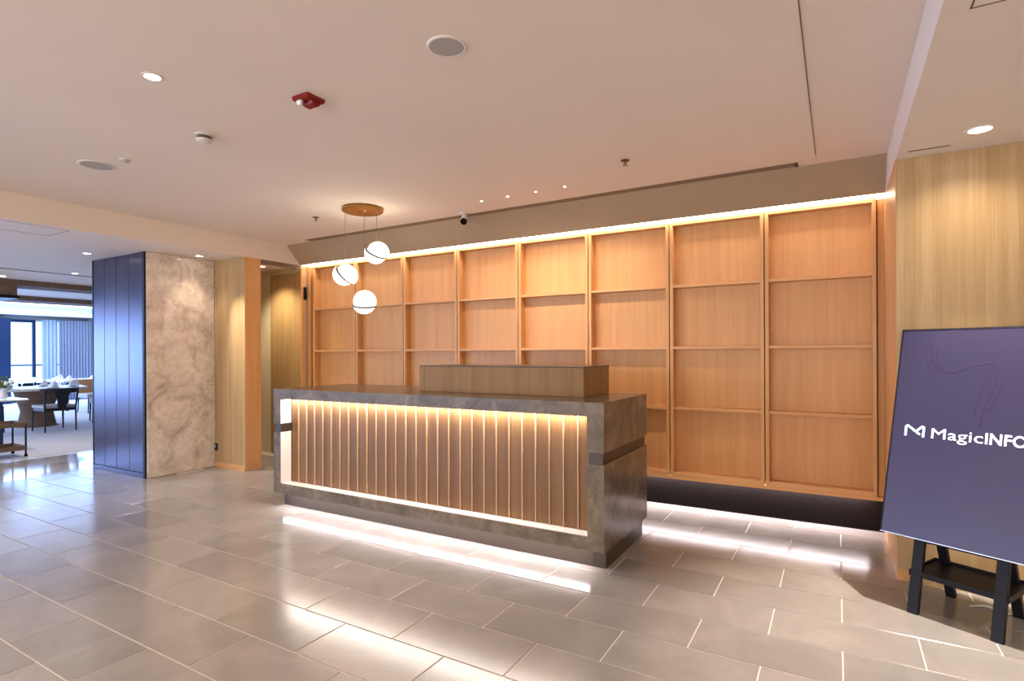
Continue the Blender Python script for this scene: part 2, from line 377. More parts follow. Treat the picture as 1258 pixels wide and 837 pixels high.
obj('slab', B((-6.742, -6.722, 3.346, 4.138, 1.022, ZL - 0.003)), 'marble', mb, bevel=0.001)
struct('wall_oak', B((-6.743, XB, 4.142, 4.355, 0.0, ZL)), 'oak_yellow', 'oak clad pier between the marble and the opening')
struct('baseboard_oak', B((-6.72, XB + 0.006, 4.132, 4.1415, 0.0, 0.055), (XB + 0.0005, XB + 0.008, 4.132, 4.352, 0.0, 0.055)), 'oak_h')
obj_ = struct('wall_oak_side', B((XB - 0.02, XB + 0.004, 4.143, 4.357, 0.056, ZL)), 'oak', 'reddish oak end face of the pier by the opening')
struct('trim_7', B((XB - 0.03, XB + 0.002, 4.358, 4.96, 2.515, ZL)), 'brown_wood', 'dark header strip over the opening')
# door leaf in the passage and the door jamb
dr = thing('door', 'honey oak door panel lit from above in the opening left of the panelling', 'door', (-6.75, 5.11, 0))
obj('door_leaf', B((-6.925, -6.20, 5.085, 5.118, 0.0, 2.505)), 'oak_yellow', dr, bevel=0.002)
dr['kind'] = 'structure'; dr.name = 'door_1'
jb = thing('door_jamb', 'narrow oak posts framing the opening at the left end of the panelling', 'door frame', (-6.08, 5.03, 0))
obj('post', B((-6.15, -6.125, 4.965, 5.005, 0, 2.53)), 'oak', jb, bevel=0.002)
obj('recess', B((-6.15, -6.125, 5.0055, 5.055, 0, 2.53)), 'oak_edge', jb)
obj('post', B((-6.115, -6.05, 5.05, 5.17, 0, 2.56)), 'oak', jb, bevel=0.002)
obj('head', B((-6.15, -6.118, 4.96, 5.06, 2.531, 2.562)), 'oak_h', jb)
hg = thing('door_hinge', 'small black box fixed high on the door jamb', 'hinge', (-6.118, 5.03, 2.20))
obj('plate', B((-6.1245, -6.118, 4.995, 5.048, 2.12, 2.285)), 'black_metal', hg, bevel=0.001)
obj('knuckle', B((-6.118, -6.10, 5.005, 5.03, 2.13, 2.275)), 'black_metal', hg, bevel=0.003)
# room behind the viewer and outer shells with frame bars added around the fill lights
struct('wall_front', B((-22, 4.2, -5.4, -5.2, 0, 2.95)), 'paint')
struct('window_20', B((-13.6, -5.4, -5.2, -5.14, 0.2, 0.28), (-13.6, -5.4, -5.2, -5.14, 2.5, 2.56), (-13.6, -13.5, -5.2, -5.14, .28, 2.5), (-9.55, -9.45, -5.2, -5.14, .28, 2.5), (-5.5, -5.4, -5.2, -5.14, .28, 2.5),
    (-5.3, 2.3, -5.2, -5.14, 0.2, 0.28), (-5.3, 2.3, -5.2, -5.14, 2.5, 2.56), (-5.3, -5.2, -5.2, -5.14, .28, 2.5), (-1.55, -1.45, -5.2, -5.14, .28, 2.5), (2.2, 2.3, -5.2, -5.14, .28, 2.5)), 'black_metal', 'added frame around the fill lights behind the viewer')
struct('wall_far_right', B((4.0, 4.2, -5.2, 4.14, 0, 2.95)), 'paint')
struct('wall_dining_end', B((-22.0, -7.94, 9.4, 9.6, 0, 2.95)), 'grey_wall', 'grey dining room end wall')
struct('wall_dining_return', B((-21.0, -20.2, 8.62, 9.4, 0, 2.57)), 'grey_wall', 'grey wall at the right of the curtain')

# ------------------------------------------------------------ windows of the dining room
wy = [-4.6, -3.2, -1.8, -0.4, 1.0, 2.4, 3.8, 5.15, 6.50, 7.30]
for i, (a, b_) in enumerate(zip(wy, wy[1:])):
    o = struct('window_%d' % (i + 1), B((-21.05, -20.97, a, a + 0.07, 0, 2.46), (-21.05, -20.97, b_ - 0.07, b_, 0, 2.46),
               (-21.05, -20.97, a + .07, b_ - .07, 2.38, 2.46), (-21.05, -20.97, a + .07, b_ - .07, 0, 0.06)), 'frame_blue')
    obj('pane', B((-21.02, -21.01, a + 0.07, b_ - 0.07, 0.06, 2.38)), 'glass', o)
pil = struct('pillar', B((-20.96, -20.5, 6.20, 6.56, 0, 2.46)), 'frame_blue', 'dark blue pillar at the far left window')
rl = thing('railing', 'thin metal terrace railing outside the dining window', 'railing', (-21.8, 3.0, -0.05))
obj('handrail', B((-21.83, -21.78, -4.5, 8.6, 1.06, 1.11)), 'steel', rl)
for k in range(11):
    obj('post', B((-21.82, -21.79, -4.4 + 1.2 * k + 0.48, -4.34 + 1.2 * k + 0.48, -0.05, 1.06)), 'steel', rl)
def curtain(name, y0, y1, x, m, label, folds):
    bm = bmesh.new(); n = folds * 8; prev = None
    for k in range(n + 1):
        y = y0 + (y1 - y0) * k / n; dx = 0.045 * math.sin(2 * math.pi * k / 8) + 0.012 * math.sin(k * 1.3)
        a = (bm.verts.new((x + dx, y, 0.02)), bm.verts.new((x + dx * 0.7, y, 2.458)))
        if prev: bm.faces.new((prev[0], a[0], a[1], prev[1]))
        prev = a
    o = obj(name, bm, m, smooth=True); sm = o.modifiers.new('thick', 'SOLIDIFY'); sm.thickness = 0.006
    return tag(o, label, 'curtain')
curtain('curtain', 7.72, 8.60, -20.55, 'curtain', 'grey pleated curtain at the right of the dining window', 11)
curtain('sheer_curtain', 7.33, 7.72, -20.62, 'sheer', 'pale blue curtain next to the window frame', 4)

# ------------------------------------------------------------ wall panelling
YP = 5.06
wp = thing('wall_panelling', 'oak wall panelling of eight columns with four recessed squares each', 'wall panelling', (-2.87, 5.12, 0.29))
cols = [-6.045 + 0.0, -5.20, -4.415, -3.61, -2.836, -2.07, -1.29, -0.51, 0.259]
cols = [-5.995 + (0.262 + 5.995) / 8 * i for i in range(9)]
rz = [0.29, 0.895, 1.435, 1.985, 2.56]
for i in range(8):
    a, b_ = cols[i] + 0.004, cols[i + 1] - 0.004
    sw = 0.028
    obj('stile', B((a, a + sw, YP - .022, 5.15, 0.29, 2.56)), 'oak', wp, bevel=0.0015)
    obj('stile', B((b_ - sw, b_, YP - .022, 5.15, 0.29, 2.56)), 'oak', wp, bevel=0.0015)
    for j, z in enumerate(rz):
        z0, z1 = (z, z + 0.038) if j == 0 else ((z - 0.03, z) if j == 4 else (z - 0.012, z + 0.014))
        obj('rail', B((a + sw + 0.0005, b_ - sw - 0.0005, YP - .022 + (0 if j in (0, 4) else .004), 5.15, z0, z1)), 'oak_h', wp, bevel=0.0015)
    for j in range(4):
        o = obj('panel', B((a + sw, b_ - sw, 5.135, 5.15, rz[j] + 0.013, rz[j + 1] - 0.011)), 'oak', wp)
obj('backing', B((-6.04, 0.305, 5.151, 5.18, 0.29, 2.56)), 'bronze', wp)
obj('filler', B((0.268, 0.309, YP + .02, 5.12, 0.29, 2.56)), 'oak', wp)
obj('filler', B((-6.045, -6.0, YP + .02, 5.12, 0.29, 2.56)), 'oak', wp)
kb = struct('baseboard_back', B((-6.1, XR, 5.15, 5.184, 0.0, 0.289)), 'black', 'black recessed kick board under the panelling')
tl = thing('cove_light', 'long bright strip light along the top of the oak panelling', 'strip light', (-2.9, 5.03, 2.62))
obj('diffuser', B((XB + .01, XR - .002, 5.086, 5.10, 2.562, 2.628)), 'led', tl)
obj('housing', B((XB, XR, 4.956, 5.184, 2.63, 2.72)), 'white_plastic', tl)
obj('lower_lip', B((-5.995, .300, 5.038, 5.060, .262, .2895)), 'oak_h', wp)
fl = thing('strip_light', 'strip light under the wall panelling washing the floor', 'strip light', (-2.9, 5.09, 0.28))
obj('diffuser', B((-5.95, 0.24, 5.082, 5.098, 0.276, 0.283)), 'led_soft', fl)

# ------------------------------------------------------------ reception desk
DX0, DX1, DY0, DY1 = -4.483, -1.272, 3.32, 4.23
OX0, OX1 = -4.393, -1.387
dk = thing('reception_desk', 'long grey stone reception desk with glowing oak slatted front', 'reception desk', (-2.88, 3.78, 0))
bm = bmesh.new()
box(bm, DX0, DX1, DY0, DY1, 0.990, 1.079)
box(bm, OX1, DX1, DY0, DY1, 0.761, 0.990); box(bm, DX0, OX0, DY0, DY1, 0.761, 0.990)
obj('stone_top', bm, 'desk_stone', dk)
bm = bmesh.new()
box(bm, OX1, DX1, DY0, DY1, 0.130, 0.686); box(bm, DX0, OX0, DY0, DY1, 0.130, 0.686); box(bm, OX0, OX1, DY0, DY0 + .02, 0.130, 0.214)
obj('stone_base', bm, 'desk_stone', dk)
for a, b_ in ((OX1 + .006, DX1 - .012), (DX0 + .012, OX0 + .001)):
    obj('band', B((a, b_, DY0 + .012, DY1 - .012, 0.686, 0.761)), 'bronze', dk)
obj('sill', B((OX0, OX1, DY0 + .0205, 3.46, 0.19, 0.216)), 'white_lining', dk)
obj('lining', B((OX0 + .0005, OX0 + .006, DY0 + .004, 3.435, 0.217, 0.684)), 'white_lining', dk)
obj('lining', B((OX0 + .0005, OX0 + .006, DY0 + .004, 3.435, 0.763, 0.985)), 'white_lining', dk)
obj('carcass', B((OX0, OX1, 3.46, DY1, 0.14, 0.989)), 'bronze', dk)
ns = 28
pw = (OX1 - OX0 - 0.008) / ns
for i in range(ns):
    x0 = OX0 + 0.008 + pw * i; x1 = x0 + pw
    bm = bmesh.new()
    prism(bm, [(x0 + .002, 3.455), (x0 + .002, 3.440), (x1 - .0085, 3.440), (x1 - .0085, 3.455)], 0.217, 0.988)
    prism(bm, [(x1 - .008, 3.455), (x1 - .008, 3.430), (x1 - .001, 3.430), (x1 - .001, 3.455)], 0.217, 0.988, mi=1)
    obj('slat', bm, ['oak_slat', 'oak_edge'], dk)
ls = obj('strip_light', B((OX0 + .01, OX1 - .005, 3.400, 3.422, 0.983, 0.9895)), 'led_desk', dk)
obj('strip_light', B((OX0, OX1, 3.341, 3.352, 0.1305, 0.136)), 'led_soft', dk)
obj('underside_glow', B((OX0, OX1, 3.353, 3.409, 0.132, 0.138)), 'lit_underside', dk)  # glowing plate stands in for the strip-lit underside of the desk front
obj('plinth', B((-4.45, -1.375, 3.41, 3.43, 0.0, 0.1295), (-1.373, -1.295, 3.41, 3.43, 0.0, 0.1295), (-1.315, -1.295, 3.4305, 4.18, 0, .1295), (-4.45, -4.43, 3.4305, 4.18, 0, .1295), (-4.43, -1.315, 4.16, 4.18, 0, .1295)), 'bronze', dk)
cb = thing('counter_screen', 'low brown oak box standing on top of the stone reception desk', 'box', (-2.316, 3.955, 1.08))
obj('box_wall', B((-3.067, -1.565, 3.69, 3.71, 1.0795, 1.288), (-3.067, -3.047, 3.71, 4.20, 1.0795, 1.288), (-1.585, -1.565, 3.71, 4.20, 1.0795, 1.288),
              (-3.047, -1.585, 4.18, 4.20, 1.0795, 1.288)), 'oak_box', cb, bevel=0.001)
obj('rim', B((-3.069, -1.563, 3.688, 4.202, 1.289, 1.296)), 'bronze', cb, bevel=0.001)

# ------------------------------------------------------------ pendant lamp
PC = Vector((-3.95, 3.92, 2.8))
pl = thing('pendant_lamp', 'brass ceiling pendant with three glowing split glass globes above the desk', 'pendant lamp', PC)
bm = bmesh.new(); lathe(bm, [(0, 2.801), (0.19, 2.801), (0.195, 2.795), (0.195, 2.772), (0.188, 2.766), (0, 2.766)], 48, PC.x, PC.y); obj('canopy', bm, 'brass', pl, smooth=True)
bm = bmesh.new(); lathe(bm, [(0.05, 2.7655), (0.045, 2.760), (0, 2.760)], 32, PC.x, PC.y); obj('canopy_cap', bm, 'brass', pl, smooth=True)
def rotdir(roll, fwd):                 # tilt of the brass disc, seen from the lobby
    return Matrix.Rotation(0.52857, 3, 'Z') @ Matrix.Rotation(roll, 3, 'Y') @ Matrix.Rotation(fwd, 3, 'X')
for (gx, gy, gz, roll, fwd, sh) in ((-4.097, 3.834, 2.158, R(50), R(12), 0.012), (-3.862, 4.018, 2.378, R(27), R(22), 0.012), (-3.862, 3.850, 1.885, R(3), R(14), 0.012)):
    bm = bmesh.new(); tube(bm, [(gx, gy, 2.766), (gx, gy, gz + 0.10)], 0.0022, n=6); cd = obj('cable', bm, 'cord', pl)
    r = 0.108; Mx = rotdir(roll, fwd); bm = bmesh.new(); dsk = bmesh.new()
    frac = 0.0 if roll > 0.2 else -0.035
    up = [(0, frac + .006)] + [(math.sqrt(max(r * r - z * z, 0)), z + .006) for z in [frac + (r - frac) * q / 12 for q in range(13)]]
    lo = [(math.sqrt(max(r * r - z * z, 0)), z - .006) for z in [-r + (r + frac) * q / 12 for q in range(13)]] + [(0, frac - .006)]
    b1 = bmesh.new(); lathe(b1, up, 32); b2 = bmesh.new(); lathe(b2, lo, 32); rd = math.sqrt(r * r - frac * frac) * 1.07; lathe(dsk, [(0, frac + .0055), (rd, frac + .0055), (rd, frac - .0055), (0, frac - .0055)], 32)
    slide = Vector((sh, 0, 0)) if roll > 0.2 else Vector((0.004, 0, 0))
    for q, sg in ((b1, 1), (b2, -1), (dsk, 0)):
        for v_ in q.verts: v_.co = Mx @ (v_.co + slide * sg) + Vector((gx, gy, gz))
    gl = obj('globe', b1, 'globe', pl, smooth=True)
    off = parent_offset(pl)
    x2 = obj('globe', b2, 'globe', pl, smooth=True)
    obj('disc', dsk, 'dark_brass', pl, smooth=True)
    l = bpy.data.lights.new('globe_light', 'POINT'); l.energy = 2.2; l.color = (1, 0.86, 0.66); l.shadow_soft_size = 0.12
    lo_ = bpy.data.objects.new('globe_light', l); lo_.location = Vector((gx, gy, gz - 0.0)) + Vector((0, 0, 0.135)) - off; COL.objects.link(lo_); lo_.parent = pl

# ------------------------------------------------------------ ceiling fittings
def downlight(x, y, z, label, group=None, r=0.037, power=40, blend=0.5, ang=75, col=WARM, small=False, aim=(0, 0), core=None):
    t = thing('downlight', label, 'ceiling light', (x, y, z), group=group)
    bm = bmesh.new(); lathe(bm, [(r, z + .003), (r * 1.0, z - .004), (r * 1.28, z - .004), (r * 1.32, z - .001), (r * 1.32, z + .003)], 32, x, y); obj('trim_ring', bm, 'white_plastic', t, smooth=True)
    bm = bmesh.new(); lathe(bm, [(r, z - .0005), (0, z - .0005)], 32, x, y); obj('lens', bm, 'lamp_small' if small else 'lamp', t)
    l = bpy.data.lights.new('lamp_light', 'SPOT'); l.energy = power; l.color = col; l.spot_size = R(ang); l.spot_blend = blend; l.shadow_soft_size = 0.03
    o = bpy.data.objects.new('lamp_light', l); o.location = (0, 0, -0.01); o.rotation_euler = (aim[0], aim[1], 0); COL.objects.link(o); o.parent = t
    if core:
        l = bpy.data.lights.new('lamp_beam', 'SPOT'); l.energy = core[0]; l.color = (1, .90, .78); l.spot_size = R(core[1]); l.spot_blend = 0.7; l.shadow_soft_size = 0.025
        o = bpy.data.objects.new('lamp_beam', l); o.location = (0, 0, -0.01); o.rotation_euler = (R(core[2]), R(core[3]) if len(core) > 3 else 0, 0); COL.objects.link(o); o.parent = t
    return t
downlight(-2.972, 1.512, ZH, 'round white downlight in the main ceiling left of the red beacon', power=110, ang=135, blend=1)
downlight(0.654, 3.78, ZL, 'round downlight in the lower right ceiling above the display screen', r=0.05, power=20, ang=140, blend=0.8, col=(1, 0.86, 0.68), core=(430, 74, -16))
downlight(-6.515, 3.831, ZL, 'downlight in the lower ceiling in front of the marble wall', power=16, ang=85, blend=0.8, core=(170, 64, 0, -26))
downlight(-7.437, 3.067, ZL, 'downlight in the lower ceiling in front of the dark metal cladding', power=30, ang=90, blend=0.6, col=(1, .9, .8), core=(90, 80, -14))
downlight(-6.60, 4.72, ZL, 'downlight in the passage ceiling behind the opening', power=70, ang=120, blend=0.8, col=(1, .84, .55))
downlight(-9.40, 3.727, ZL, 'downlight in the dining ceiling just left of the dark metal cladding', power=50, ang=110, blend=1, col=(1, .9, .8))
downlight(-10.588, 3.30, ZL, 'downlight beside the brown timber ceiling drop', power=50, ang=110, blend=1, col=(1, .9, .8))
for (x, y), n in zip(((-2.821, 4.29), (-2.54, 4.285), (-2.258, 4.288), (-1.978, 4.28)), ('first', 'second', 'third', 'fourth')):
    downlight(x, y, ZH, '%s tiny pinspot from the left in the row of four near the air slot' % n, 'row of four pinspots', r=0.012, power=26, ang=120, blend=1, small=True, aim=(R(22), 0))
for x, y, n in ((-4.9, -0.6, 'near the ceiling beam'), (-2.97, -0.9, 'in the middle of the lobby'), (-1.0, -0.9, 'straight behind the viewer'), (-4.9, -3.0, 'near the left fill light'), (-1.9, -3.0, 'near the right fill light')):  # unseen downlights added as general fill
    downlight(x, y, ZH, 'added fill downlight out of view ' + n, 'added fill downlights behind the viewer', power=130, ang=135, blend=1)
for x, y, n in ((2.0, 2.2, 'beside the display screen'), (2.0, -0.5, 'behind the viewer')):  # more unseen fill, added at the right side
    downlight(x, y, ZL, 'added fill downlight out of view in the lower right ceiling ' + n, 'added fill downlights out of view at the right', power=170, ang=120, blend=1)
def disc_fitting(name, x, y, label, cat, parts):
    t = thing(name, label, cat, (x, y, ZH))
    for nm, prof, m, dx, dy in parts:
        bm = bmesh.new(); lathe(bm, [(r, ZH + z) for r, z in prof], 32, x + dx, y + dy); obj(nm, bm, m, t, smooth=True)
    return t
sp_parts = [('bezel', [(0.078, .002), (0.078, -.006), (0.088, -.006), (0.092, -.001), (0.092, .002)], 'white_plastic', 0, 0), ('grille', [(0, .001), (0.078, .001), (0.077, -.004), (0, -.0055)], 'grey_mesh', 0, 0)]
disc_fitting('ceiling_speaker', -1.533, 2.049, 'round grey ceiling speaker nearest the viewer with white rim', 'speaker', sp_parts)
disc_fitting('ceiling_speaker', -4.713, 2.009, 'round pale grey ceiling speaker at the left near the beam', 'speaker', [(n, [(r * 1.3, z) for r, z in p], m_, a, b_) for n, p, m_, a, b_ in sp_parts])
disc_fitting('smoke_detector', -3.484, 2.084, 'round white smoke detector between the red beacon and left speaker', 'smoke detector',
             [('base', [(0.055, .002), (0.058, -.012), (0, -.012)], 'white_plastic', 0, 0), ('chamber', [(0.040, -.0125), (0.040, -.030), (0, -.030)], 'groove', 0, 0), ('cap', [(0.048, -.0305), (0.046, -.042), (0.03, -.050), (0, -.052)], 'white_plastic', 0, 0)])
def sprinkler(x, y, label):
    t = thing('sprinkler', label, 'sprinkler', (x, y, ZH))
    for nm, prof in (('escutcheon', [(0.030, .001), (0.032, -.004), (0, -.006)]), ('nozzle', [(0.009, -.0065), (0.009, -.028), (0, -.028)]), ('deflector', [(0.004, -.0285), (0.004, -.036), (0.019, -.036), (0.019, -.039), (0, -.039)])):
        bm = bmesh.new(); lathe(bm, [(r, ZH + z) for r, z in prof], 16, x, y); obj(nm, bm, 'brass' if nm != 'escutcheon' else 'groove', t, smooth=True)
sprinkler(-1.33, 3.927, 'small sprinkler head in the ceiling above the right end of the desk')
sprinkler(-4.612, 3.922, 'small sprinkler head in the ceiling left of the brass pendant')
t = thing('ceiling_sensor', 'small white ceiling sensor right next to the left speaker', 'sensor', (-4.408, 2.052, ZH))
bm = bmesh.new(); lathe(bm, [(0.035, ZH + .002), (0.035, ZH - .008), (0, ZH - .008)], 24, -4.408, 2.052); obj('base', bm, 'white_plastic', t, smooth=True)
bm = bmesh.new(); lathe(bm, [(0.020, ZH - .0085), (0.017, ZH - .02), (0, ZH - .024)], 24, -4.40, 2.06); obj('dome', bm, 'grey_mesh', t, smooth=True)
# red fire beacon: square base, raised body and clear lens
t = thing('fire_beacon', 'red square fire alarm beacon mounted on the ceiling', 'fire alarm', (-2.497, 2.078, ZH))
def local_prism(pts0, z0, pts1, z1):
    bm = bmesh.new(); a = [bm.verts.new((x, y, z0)) for x, y in pts0]; b_ = [bm.verts.new((x, y, z1)) for x, y in pts1]; n = len(a)
    bm.faces.new(a); bm.faces.new(b_[::-1])
    for q in range(n): bm.faces.new((a[q], b_[q], b_[(q + 1) % n], a[(q + 1) % n]))
    return bm
def sq(h, k=1.0, dx=0, dy=0): return [(dx - h, dy - h * k), (dx + h, dy - h * k), (dx + h, dy + h * k), (dx - h, dy + h * k)]
o = obj('base', local_prism(sq(.063), 0.002, sq(.060), -0.022), 'red_plastic', t, off=(0, 0, 0), bevel=0.004)
o = obj('horn', local_prism(sq(.050, .7, .004, .014), -0.0225, sq(.036, .6, .006, .012), -0.044), 'red_plastic', t, off=(0, 0, 0), bevel=0.005)
o = obj('lens', local_prism(sq(.020, .6, -.022, -.040), -0.0225, sq(.014, .5, -.022, -.040), -0.046), 'porcelain', t, off=(0, 0, 0), bevel=0.003)
# security camera
t = thing('security_camera', 'small white security camera with black lens under the ceiling by the air slot', 'camera', (-3.214, 4.56, ZH))
bm = bmesh.new(); lathe(bm, [(0.045, .001), (0.047, -.008), (0.03, -.012), (0, -.012)], 24); obj('mount', bm, 'white_plastic', t, off=(0, 0, 0), smooth=True)
bm = bmesh.new(); tube(bm, [(0, 0.01, -.012), (0, 0.01, -.045)], 0.010); obj('arm', bm, 'white_plastic', t, off=(0, 0, 0))
d = Vector((0.35, -0.75, -0.55)).normalized()
bm = bmesh.new(); tube(bm, [Vector((0, .02, -.055)) - d * .03, Vector((0, .02, -.055)) + d * 0.075], 0.036, n=20); obj('housing', bm, 'white_plastic', t, off=(0, 0, 0), smooth=True)
bm = bmesh.new(); tube(bm, [Vector((0, .02, -.055)) + d * 0.0755, Vector((0, .02, -.055)) + d * 0.084], 0.034, n=20); obj('lens', bm, 'black', t, off=(0, 0, 0), smooth=True)
# wall socket
t = thing('wall_socket', 'black wall socket low on the oak pier beside the marble', 'socket', (-6.70, 4.14, 0.245))
obj('plate', B((-6.712 + -.045, -6.712 + .045, 4.130, 4.1405, 0.20, 0.29)), 'black_metal', t, bevel=0.002)
obj('face', B((-6.712 - .018, -6.712 + .018, 4.126, 4.1298, 0.235, 0.272)), 'steel', t, bevel=0.002)

# ------------------------------------------------------------ display screen on its stand
TV = thing('display_screen', 'large dark portrait display screen on a black easel stand at the right', 'screen', (0.314, 3.589, 0), -0.48)
th = R(14)
def tvp(u_, v_, n_):      # u across, v up the tilted plane, n behind it
    return Vector((u_, v_ * math.sin(th) + n_ * math.cos(th), v_ * math.cos(th) - n_ * math.sin(th)))
def tbox(u0, u1, v0, v1, n0, n1):
    bm = bmesh.new(); box(bm, u0, u1, v0, v1, n0, n1)
    for q in bm.verts: q.co = tvp(*q.co)
    return bm
Z0 = (0, 0, 0)
obj('housing', tbox(-.175, .530, .400, 1.570, 0.002, .045), 'black_metal', TV, off=Z0, bevel=0.003)
obj('bezel', tbox(-.175, .530, .400, .4045, -.002, .0015), 'steel', TV, off=Z0)
for q in ((-.175, .530, 1.562, 1.570), (-.175, -.168, .405, 1.5615), (.523, .530, .405, 1.5615)):
    obj('bezel', tbox(*q, -.002, .0015), 'black_metal', TV, off=Z0)
pan = obj('screen_panel', tbox(-.1675, .5225, .405, 1.5615, -.0005, .0015), 'screen', TV, off=Z0)
for u0 in (-.025, .331):
    obj('leg', tbox(u0, u0 + .050, 0.008, .62, .046, .075) , 'black_metal', TV, off=Z0, bevel=0.002)
# rear legs slope the other way
def bar(p, q, w, d_):
    bm = bmesh.new(); p = Vector(p); q = Vector(q); a = (q - p).normalized(); s_ = Vector((1, 0, 0)); n_ = a.cross(s_)
    vs = [bm.verts.new(e + s_ * w * i + n_ * d_ * j) for e in (p, q) for i, j in ((-.5, -.5), (.5, -.5), (.5, .5), (-.5, .5))]
    for f in ((0, 1, 2, 3), (7, 6, 5, 4), (0, 4, 5, 1), (1, 5, 6, 2), (2, 6, 7, 3), (3, 7, 4, 0)): bm.faces.new([vs[i] for i in f])
    return bm
for u0 in (.03, .326):
    obj('rear_leg', bar((u0, .46, .006), (u0, .225, .62), .045, .03), 'black_metal', TV, off=Z0, bevel=0.002)
obj('shelf', B((-.03, .386, .105, .415, .192, .202), (-.03, .386, .100, .108, .186, .215), (-.03, .386, .412, .420, .186, .215), (-.034, -.026, .10, .42, .186, .215), (.382, .390, .10, .42, .186, .215)), 'black_metal', TV, off=Z0)
obj('crossbar', B((-.02, .376, .215, .24, .345, .375)), 'black_metal', TV, off=Z0)
# writing on the screen
dg = None
def text_mesh(body, u0, width, v0, cap, bold=0.0):
    c_ = bpy.data.curves.new('t', 'FONT'); c_.body = body; c_.size = 1.0; c_.extrude = 0.0; c_.offset = bold; c_.resolution_u = 4; c_.space_character = 1.02
    o_ = bpy.data.objects.new('t', c_); COL.objects.link(o_); bpy.context.view_layer.update()
    me = bpy.data.meshes.new_from_object(o_.evaluated_get(bpy.context.evaluated_depsgraph_get()))
    bpy.data.objects.remove(o_)
    xs = [v_.co.x for v_ in me.vertices]; cap0 = 0.69
    for v_ in me.vertices:
        v_.co = tvp(u0 + (v_.co.x - min(xs)) / (max(xs) - min(xs)) * width, v0 + v_.co.y / cap0 * cap, -.0018)
    return me
for body, u0, wd, bold in (('Magic', .023, .226, 0.0), ('INFO', .258, .164, 0.018)):
    me = text_mesh(body, u0, wd, .9505, .055, bold); me.materials.append(M['screen_text'])
    o = bpy.data.objects.new('lettering', me); COL.objects.link(o); o.parent = pan; o['label'] = 'glowing white lettering reading ' + body
def ribbon(name, pts, wd, m, n_=-.0016):
    bm = bmesh.new(); prev = None; P2 = [Vector(p) for p in pts]
    for i, p in enumerate(P2):
        d_ = (P2[min(i + 1, len(P2) - 1)] - P2[max(i - 1, 0)]).normalized(); s_ = Vector((-d_.y, d_.x)) * wd / 2
        a = (bm.verts.new(tvp(p.x + s_.x, p.y + s_.y, n_)), bm.verts.new(tvp(p.x - s_.x, p.y - s_.y, n_)))
        if prev: bm.faces.new((prev[0], a[0], a[1], prev[1]))
        prev = a
    return obj(name, bm, m, pan, off=Z0)
ribbon('logo', [(-.101, .950), (-.101, 1.006), (-.096, 1.010), (-.034, .965), (-.030, .9655), (-.018, .985), (-.030, .972)][:5], .011, 'screen_logo')
ribbon('logo', [(-.052, .978), (-.021, 1.010), (-.015, 1.008), (-.015, .950)], .011, 'screen_logo', -.0019)
def smooth_pts(p, n=10):
    out = []
    for i in range(len(p) - 1):
        p0, p1, p2, p3 = [Vector(p[max(0, min(len(p) - 1, i + k))]) for k in (-1, 0, 1, 2)]
        for q in range(n):
            t_ = q / n
            out.append(0.5 * ((2 * p1) + (-p0 + p2) * t_ + (2 * p0 - 5 * p1 + 4 * p2 - p3) * t_ ** 2 + (-p0 + 3 * p1 - 3 * p2 + p3) * t_ ** 3))
    out.append(Vector(p[-1])); return out
ribbon('screen_curve', smooth_pts([(-.046, 1.475), (-.043, 1.41), (-.028, 1.36), (-.004, 1.322)]), .007, 'screen_mark')
ribbon('screen_curve', smooth_pts([(-.022, 1.485), (-.016, 1.41), (.012, 1.35), (.063, 1.318), (.124, 1.333), (.193, 1.362), (.262, 1.376), (.283, 1.345), (.270, 1.25), (.240, 1.12), (.232, 1.03)]), .009, 'screen_mark')
ribbon('screen_curve', smooth_pts([(.008, 1.462), (.012, 1.40), (.026, 1.36), (.044, 1.335)]), .007, 'screen_mark')
ribbon('screen_curve', smooth_pts([(.240, 1.345), (.236, 1.27), (.215, 1.18), (.203, 1.09)]), .007, 'screen_mark')
ribbon('screen_curve', smooth_pts([(.305, 1.325), (.300, 1.25), (.280, 1.17), (.262, 1.11)]), .007, 'screen_mark')
t = tag(obj('cable', (lambda bm: (tube(bm, smooth_pts([Vector(p) for p in ((.62, 3.88, .006), (.70, 3.92, .006), (.76, 3.86, .006), (.86, 3.90, .006), (.96, 3.86, .006), (1.1, 3.95, .006))], 6) , 0.005, n=6), bm)[1])(bmesh.new()), 'paper'), 'white cable lying on the floor behind the display stand', 'cable')

